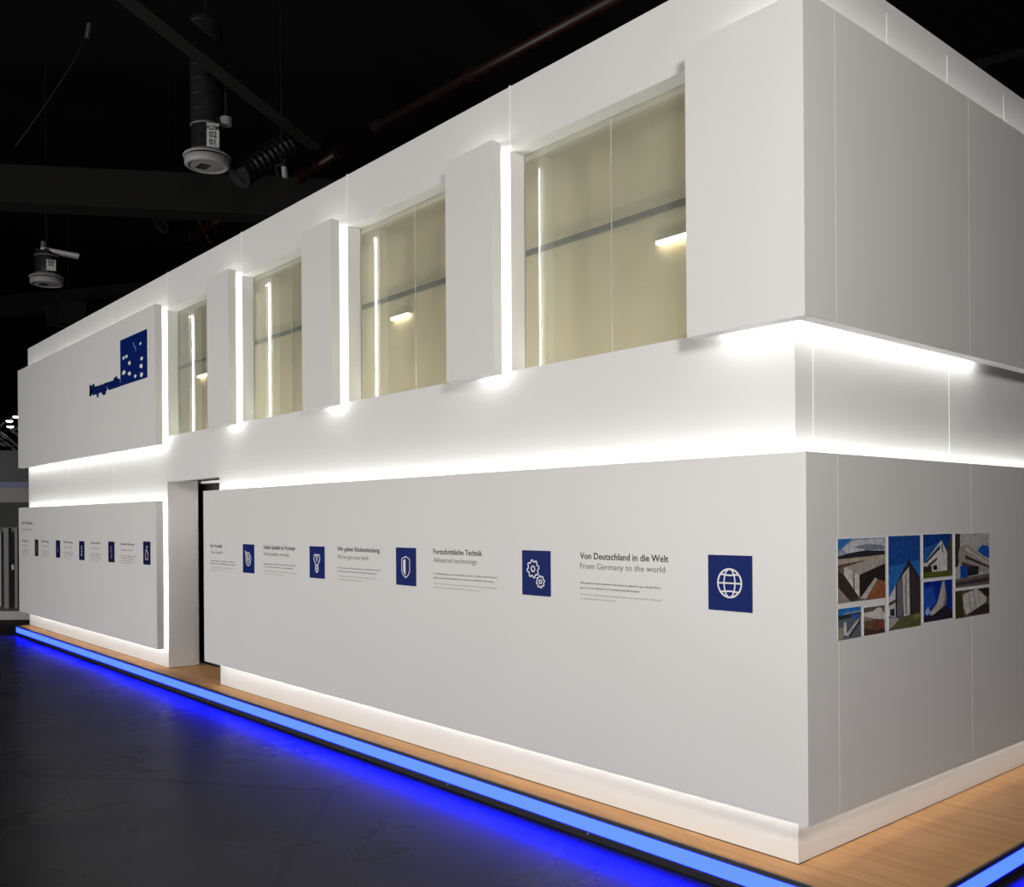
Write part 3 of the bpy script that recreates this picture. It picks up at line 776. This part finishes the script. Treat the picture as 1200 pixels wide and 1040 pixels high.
# ------------------------------------------------------------------ ceiling: beams, ducts, diffusers, pipes
def diffuser(c, sc, label, body_h, text, arm=False):
    x, y, z = c
    t = thing('air_diffuser', c, label, 'air diffuser', 'ceiling air diffusers')
    MB().lathe(c, [(0.20 * sc, 0.17), (0.205 * sc, body_h * 0.3), (0.205 * sc, body_h)], 32).build('duct_body', M['duct'], t, smooth=True)
    k = 0.505
    while k < body_h:
        MB().lathe(c, [(0.206 * sc, k), (0.214 * sc, k + 0.008), (0.214 * sc, k + 0.018), (0.206 * sc, k + 0.026)], 32).build('duct_ring', M['steel'] if k < 0.52 else M['duct'], t)
        k += 0.19
    MB().lathe(c, [(0.22 * sc, 0.19), (0.30 * sc, 0.135), (0.305 * sc, 0.12), (0.29 * sc, 0.115), (0.2 * sc, 0.15)], 36).build('collar', M['light_grey'], t, smooth=True)
    MB().lathe(c, [(0.27 * sc, 0.105), (0.285 * sc, 0.09), (0.285 * sc, 0.015), (0.26 * sc, 0.0), (0.235 * sc, 0.0), (0.225 * sc, 0.012)], 36).build('rim', M['light_grey'], t, smooth=True)
    f = MB().lathe(c, [(0.226 * sc, 0.012), (0.12 * sc, 0.006), (0.001, 0.004)], 36).build('face_plate', M['light_grey'], t)
    sl = MB()
    for i in range(7):
        a = -0.12 * sc + i * 0.03 * sc
        sl.add([(x + a - 0.01, y - 0.12 * sc, z + 0.001), (x + a + 0.008, y - 0.12 * sc, z + 0.001), (x + a + 0.02, y + 0.02 * sc, z + 0.001), (x + a + 0.004, y + 0.02 * sc, z + 0.001)], [(0, 1, 2, 3)])
    sl.build('slots', M['black'], f)
    MB().tube([(x + 0.02, y, z + 0.10), (x + 0.02, y, z + 0.2)], 0.02, 8).build('stem', M['duct'], t)
    MB().tube([(x, y, z + body_h - 0.02), (x, y, 11.0)], 0.02, 6).build('hanger_rod', M['black'], t)
    # label plate turned to the viewer
    dirv = Vector((CAM.x - x, CAM.y - y, 0)).normalized(); s = Vector((-dirv.y, dirv.x, 0))
    pc = Vector(c) + dirv * (0.225 * sc) + s * (0.07 * sc) + Vector((0, 0, 0.335 if not arm else 0.32))
    w, h = 0.078 * sc, (0.155 if not arm else 0.10) * sc
    mbp = MB().add([pc - s * w + Vector((0, 0, -h)), pc + s * w + Vector((0, 0, -h)), pc + s * w + Vector((0, 0, h)), pc - s * w + Vector((0, 0, h)),
                    pc - dirv * 0.03 - s * w + Vector((0, 0, -h)), pc - dirv * 0.03 + s * w + Vector((0, 0, -h)), pc - dirv * 0.03 + s * w + Vector((0, 0, h)), pc - dirv * 0.03 - s * w + Vector((0, 0, h))],
                   [(0, 1, 2, 3), (7, 6, 5, 4), (0, 4, 5, 1), (1, 5, 6, 2), (2, 6, 7, 3), (3, 7, 4, 0)])
    lp = mbp.build('label_plate', M['sign_white'], t)
    for i, line in enumerate(text):
        cu = bpy.data.curves.new('x', 'FONT'); cu.body = line; cu.size = 0.085 * sc if i == 0 else 0.105 * sc; cu.align_x = 'CENTER'; cu.offset = 0.002
        tmp = bpy.data.objects.new('tmp', cu); col.objects.link(tmp); bpy.context.view_layer.update()
        me = bpy.data.meshes.new_from_object(tmp.evaluated_get(bpy.context.evaluated_depsgraph_get()))
        bpy.data.objects.remove(tmp); bpy.data.curves.remove(cu)
        for v in me.vertices:
            q = pc + s * (v.co.x * (0.62 if i == 0 else 0.9)) + Vector((0, 0, h * (0.45 - 0.62 * i) + v.co.y)) + dirv * 0.002
            v.co = q - wloc(t)
        me.materials.clear(); me.materials.append(M['ink'])
        o = bpy.data.objects.new('lettering', me); col.objects.link(o); o.parent = lp; WLOC[o.name] = wloc(t)
    if not arm:
        b0 = Vector(c) + dirv * 0.12 + s * 0.235 + Vector((0, 0, 0.62))
        MB().tube([b0 + Vector((0, 0, -0.10)), b0, b0 + Vector((0, 0, 0.02))], [0.07, 0.075, 0.02], 12).build('actuator', M['light_grey'], t)
        MB().tube([b0, b0 + Vector((0, 0, 0.16)), b0 + Vector((0, 0, 0.6))], [0.03, 0.022, 0.014], 8).build('actuator_rod', M['duct'], t)
    else:
        b0 = Vector(c) + dirv * 0.1 + Vector((0, 0, 0.62))
        MB().beam(b0 - s * 0.1, b0 + s * 0.55 + Vector((0, 0, -0.06)), 0.2, 0.07).build('lamp_arm', M['sign_white'], t, bevel=0.02)
        MB().tube([b0 - s * 0.05 + Vector((0, 0, 0.02)), b0 - s * 0.05 + Vector((0, 0, 0.14))], 0.05, 10).build('arm_knob', M['steel'], t)
    return t
diffuser((-9.627, 1.45, 6.16), 1.0, 'round ceiling air diffuser on a long dark duct with white number plate', 1.9, ['HL20M', '02', '01'])
diffuser((-16.513, 1.273, 5.93), 1.0, 'short round ceiling air diffuser with a pale side arm', 0.62, ['HL20', '02'], arm=True)

def flex_duct(a, b, r, n, label):
    a, b = Vector(a), Vector(b)
    t = thing('flexible_duct', tuple(a), label, 'duct', 'flexible ducts')
    pts, rs = [], []
    for i in range(n * 4 + 1):
        pts.append(a.lerp(b, i / (n * 4))); rs.append(r * (1.0 + 0.07 * (1 if i % 4 in (1, 2) else -1)))
    MB().tube(pts, rs, 20).build('corrugated_hose', M['duct'], t, smooth=False)
    MB().tube([a, a + (a - b).normalized() * -0.12], r * 1.12, 20).build('end_collar', M['duct'], t)
    q = a.lerp(b, 0.5)
    MB().tube([(q.x, q.y, q.z + r), (q.x, q.y, 11.0)], 0.012, 6).build('hanger_rod', M['black'], t)
    return t
flex_duct(Vector((-9.738, 1.934, 6.203)), Vector((-9.985, 3.180, 7.222)), 0.165, 15, 'dark corrugated ventilation hose beside the long diffuser')
flex_duct(Vector((-15.839, 3.127, 7.255)), Vector((-16.039, 3.814, 7.780)), 0.165, 10, 'dark corrugated ventilation hose above the logo panel')

def beam(name, a, b, w, h, label, mat='beam'):
    o = MB().beam(a, b, w, h).build(name, M[mat], origin=tuple((Vector(a) + Vector(b)) / 2))
    return tag(o, label, 'beam', 'roof beams')
beam('roof_beam', Vector((-17.468, -2.592, 7.285)), Vector((-11.192, 4.689, 6.765)), 0.5, 0.62, 'wide dark roof beam crossing behind the long diffuser')
beam('roof_beam', Vector((-8.186, -0.554, 7.550)), Vector((-9.402, 2.937, 6.817)), 0.22, 0.26, 'slanting dark steel roof beam above the corrugated hose')
beam('roof_beam', Vector((-26.690, -0.272, 6.756)), Vector((-19.824, 7.693, 7.668)), 0.4, 0.5, 'far dark roof beam beyond the diffuser with side arm')
def pipe(pts, r, label, mat='redpipe'):
    t = thing('sprinkler_pipe', tuple(pts[0]), label, 'pipe', 'dark red pipes')
    MB().tube(pts, r, 12).build('pipe_run', M[mat], t, smooth=True)
    for k in (0.0, 0.5, 1.0):
        q = Vector(pts[0]).lerp(Vector(pts[-1]), k); d = (Vector(pts[-1]) - Vector(pts[0])).normalized()
        MB().tube([q - d * 0.05, q + d * 0.05], r * 1.35, 12).build('coupling', M[mat], t)
    return t
pipe([Vector((-7.160, 2.475, 6.173)), Vector((-2.245, 1.437, 5.274))], 0.05, 'long dark red pipe running above the roof edge')
pipe([Vector((-10.463, 3.238, 6.675)), Vector((-9.376, 3.273, 6.740))], 0.07, 'short dark red pipe beside the hose clamp')
pipe([Vector((-15.411, 3.623, 7.004)), Vector((-13.986, 3.745, 7.162))], 0.09, 'thick dark red pipe low over the roof edge')
pipe([Vector((-15.777, 4.118, 7.099)), Vector((-15.908, 3.966, 7.456))], 0.06, 'dark red pipe stub crossing the thick pipe')
t = thing('hose_clamp', tuple(Vector((-8.721, 2.042, 5.941))), 'small grey hanging clamp under the corrugated hose', 'clamp')
MB().tube([Vector((-8.693, 2.075, 5.908)), Vector((-8.699, 2.067, 6.038))], 0.035, 10).build('clamp_body', M['light_grey'], t)
MB().tube([Vector((-8.749, 2.009, 5.908)), Vector((-8.770, 1.985, 6.050)), Vector((-8.699, 2.067, 6.081)), Vector((-8.692, 2.076, 6.147))], 0.018, 8).build('clamp_hook', M['duct'], t)
hk = WLOC[t.name]
MB().tube([(hk.x, hk.y, hk.z + 0.05), (hk.x, hk.y, 11.0)], 0.008, 6).build('hanger_rod', M['black'], t)
t = thing('suspended_screen', tuple(Vector((-21.455, 2.738, 5.891))), 'dark sheet with a thin grey border hanging under the ceiling', 'screen')
MB().tube([Vector((-21.596, 2.574, 6.635)), Vector((-21.585, 2.587, 6.173)), Vector((-21.297, 2.921, 6.120))], 0.022, 8).build('frame_bar', M['duct'], t)
MB().tube([Vector((-21.696, 3.072, 6.560)), Vector((-21.696, 3.072, 6.560)) + Vector((0, 0, 4.7))], 0.015, 6).build('hanger_rod', M['black'], t)
MB().beam(Vector((-21.989, 2.731, 6.563)), Vector((-21.402, 3.412, 6.516)), 0.1, 0.55).build('frame_sheet', M['beam'], t)
t = thing('ceiling_bracket', tuple(Vector((-1.876, 6.307, 6.089))), 'small dark metal bracket above the side wall', 'bracket')
MB().beam(Vector((-1.927, 6.248, 6.107)), Vector((-1.593, 6.636, 6.242)), 0.06, 0.08).build('bracket_arm', M['duct'], t)
MB().beam(Vector((-1.899, 6.281, 6.141)), Vector((-1.842, 6.347, 6.123)), 0.06, 0.06).build('bracket_foot', M['steel'], t)
t = thing('hanging_cable', tuple(Vector((-12.512, 0.861, 9.034))), 'thin dark cable with a clip hanging from the ceiling', 'cable')
MB().tube([Vector((-12.503, 0.871, 9.149)), Vector((-12.529, 0.841, 8.907)), Vector((-12.656, 0.693, 8.461)), Vector((-12.959, 0.341, 7.762)), Vector((-13.246, 0.009, 7.165))], 0.012, 6).build('cable', M['black'], t)
MB().tube([Vector((-12.512, 0.861, 8.996)), Vector((-12.538, 0.831, 8.792))], 0.035, 8).build('clip', M['steel'], t)

# ------------------------------------------------------------------ neighbouring stand far behind on the left
nb = thing('far_stand', (-17.0, 1.4, FLOOR), 'distant exhibition stand with dark fascia beyond the end of the booth', 'stand')
def slab(name, ax, ay, bx, by, lo, top, mat, parent, thick=0.3):
    """upright slab from (ax, ay) to (bx, by), between heights lo and top"""
    a, b = Vector((ax, ay, 0)), Vector((bx, by, 0)); sd = (b - a).normalized(); n = Vector((-sd.y, sd.x, 0)) * thick
    V = [Vector((p.x, p.y, z)) for z in (lo, top) for p in (a, b, b + n, a + n)]
    return MB().add(V, [(0, 1, 2, 3), (7, 6, 5, 4), (0, 4, 5, 1), (1, 5, 6, 2), (2, 6, 7, 3), (3, 7, 4, 0)]).build(name, mat, parent)
slab('fascia', -17.503, -0.948, -15.822, 1.002, 2.255, 2.816, M['fascia'], nb, 0.30)
slab('blue_line', -17.480, -0.952, -15.801, 0.996, 2.149, 2.254, principled('blue_grey_line', (0.10, 0.105, 0.22), 0.5, noise=0.05), nb, 0.30)
slab('beige_band', -17.505, -0.950, -15.824, 1.000, 1.892, 2.149, M['beige_band'], nb, 0.30)
slab('header', -17.507, -0.952, -15.826, 0.998, 1.453, 1.892, M['black'], nb, 0.50)
slab('post', -16.278, 0.473, -16.224, 0.536, -0.140, 1.439, M['beige_band'], nb, 0.10)
slab('post', -16.155, 0.617, -16.120, 0.657, -0.140, 1.438, M['beige_band'], nb, 0.10)
slab('back_panel', -19.413, -0.712, -17.461, 1.551, -0.140, 2.091, M['door'], nb, 0.20)
slab('shelf_unit', -17.224, 0.754, -17.131, 0.863, -0.140, 0.778, principled('dark_red_display', (0.10, 0.02, 0.02), 0.5, noise=0.2), nb, 0.30)
slab('display_card', -16.981, 0.730, -16.940, 0.778, 0.661, 0.755, M['sign_white'], nb, 0.05)
slab('white_cabinet', -17.291, 0.064, -16.869, 0.554, -0.140, 1.347, M['light_grey'], nb, 0.40)
slab('base_step', -16.921, -1.039, -15.291, 0.853, -0.140, 0.009, M['light_grey'], nb, 2.40)
for (pt, lab) in (((-27.724, 3.123, 4.423), 'brightest small white spotlight above the far stand fascia'),
                ((-27.595, 3.273, 4.545), 'upper small white spotlight next to the logo panel edge'),
                ((-27.709, 3.141, 4.263), 'lower faint white spotlight above the far stand fascia')):
    p = Vector(pt)
    t = thing('far_spotlight', tuple(p), lab, 'lamp', 'far spotlights')
    MB().tube([p + Vector((0, 0, 0.04)), p + Vector((0, 0, 0.12))], 0.09, 10).build('lamp_housing', M['duct'], t)
    MB().lathe(tuple(p), [(0.10, 0.04), (0.07, 0.0), (0.001, -0.01)], 12).build('lamp_lens', M['far_lamp'], t)
tr = thing('far_truss', tuple(Vector((-27.775, 3.065, 3.931))), 'tangle of grey truss rods above the far stand', 'truss')
tc0, tside = Vector((-27.331, 2.967, 3.969)), Vector((0.653, 0.757, 0))
for k in range(16):
    c0 = tc0 + tside * random.uniform(-0.34, 0.36) + Vector((0, 0, random.uniform(-0.32, 0.34)))
    dv = tside * 0.11 + Vector((0.05, 0.05, random.uniform(-0.16, 0.16)))
    MB().tube([c0 - dv, c0 + dv], 0.03, 6).build('truss_rod', M['light_grey'] if k % 3 else M['duct'], tr)
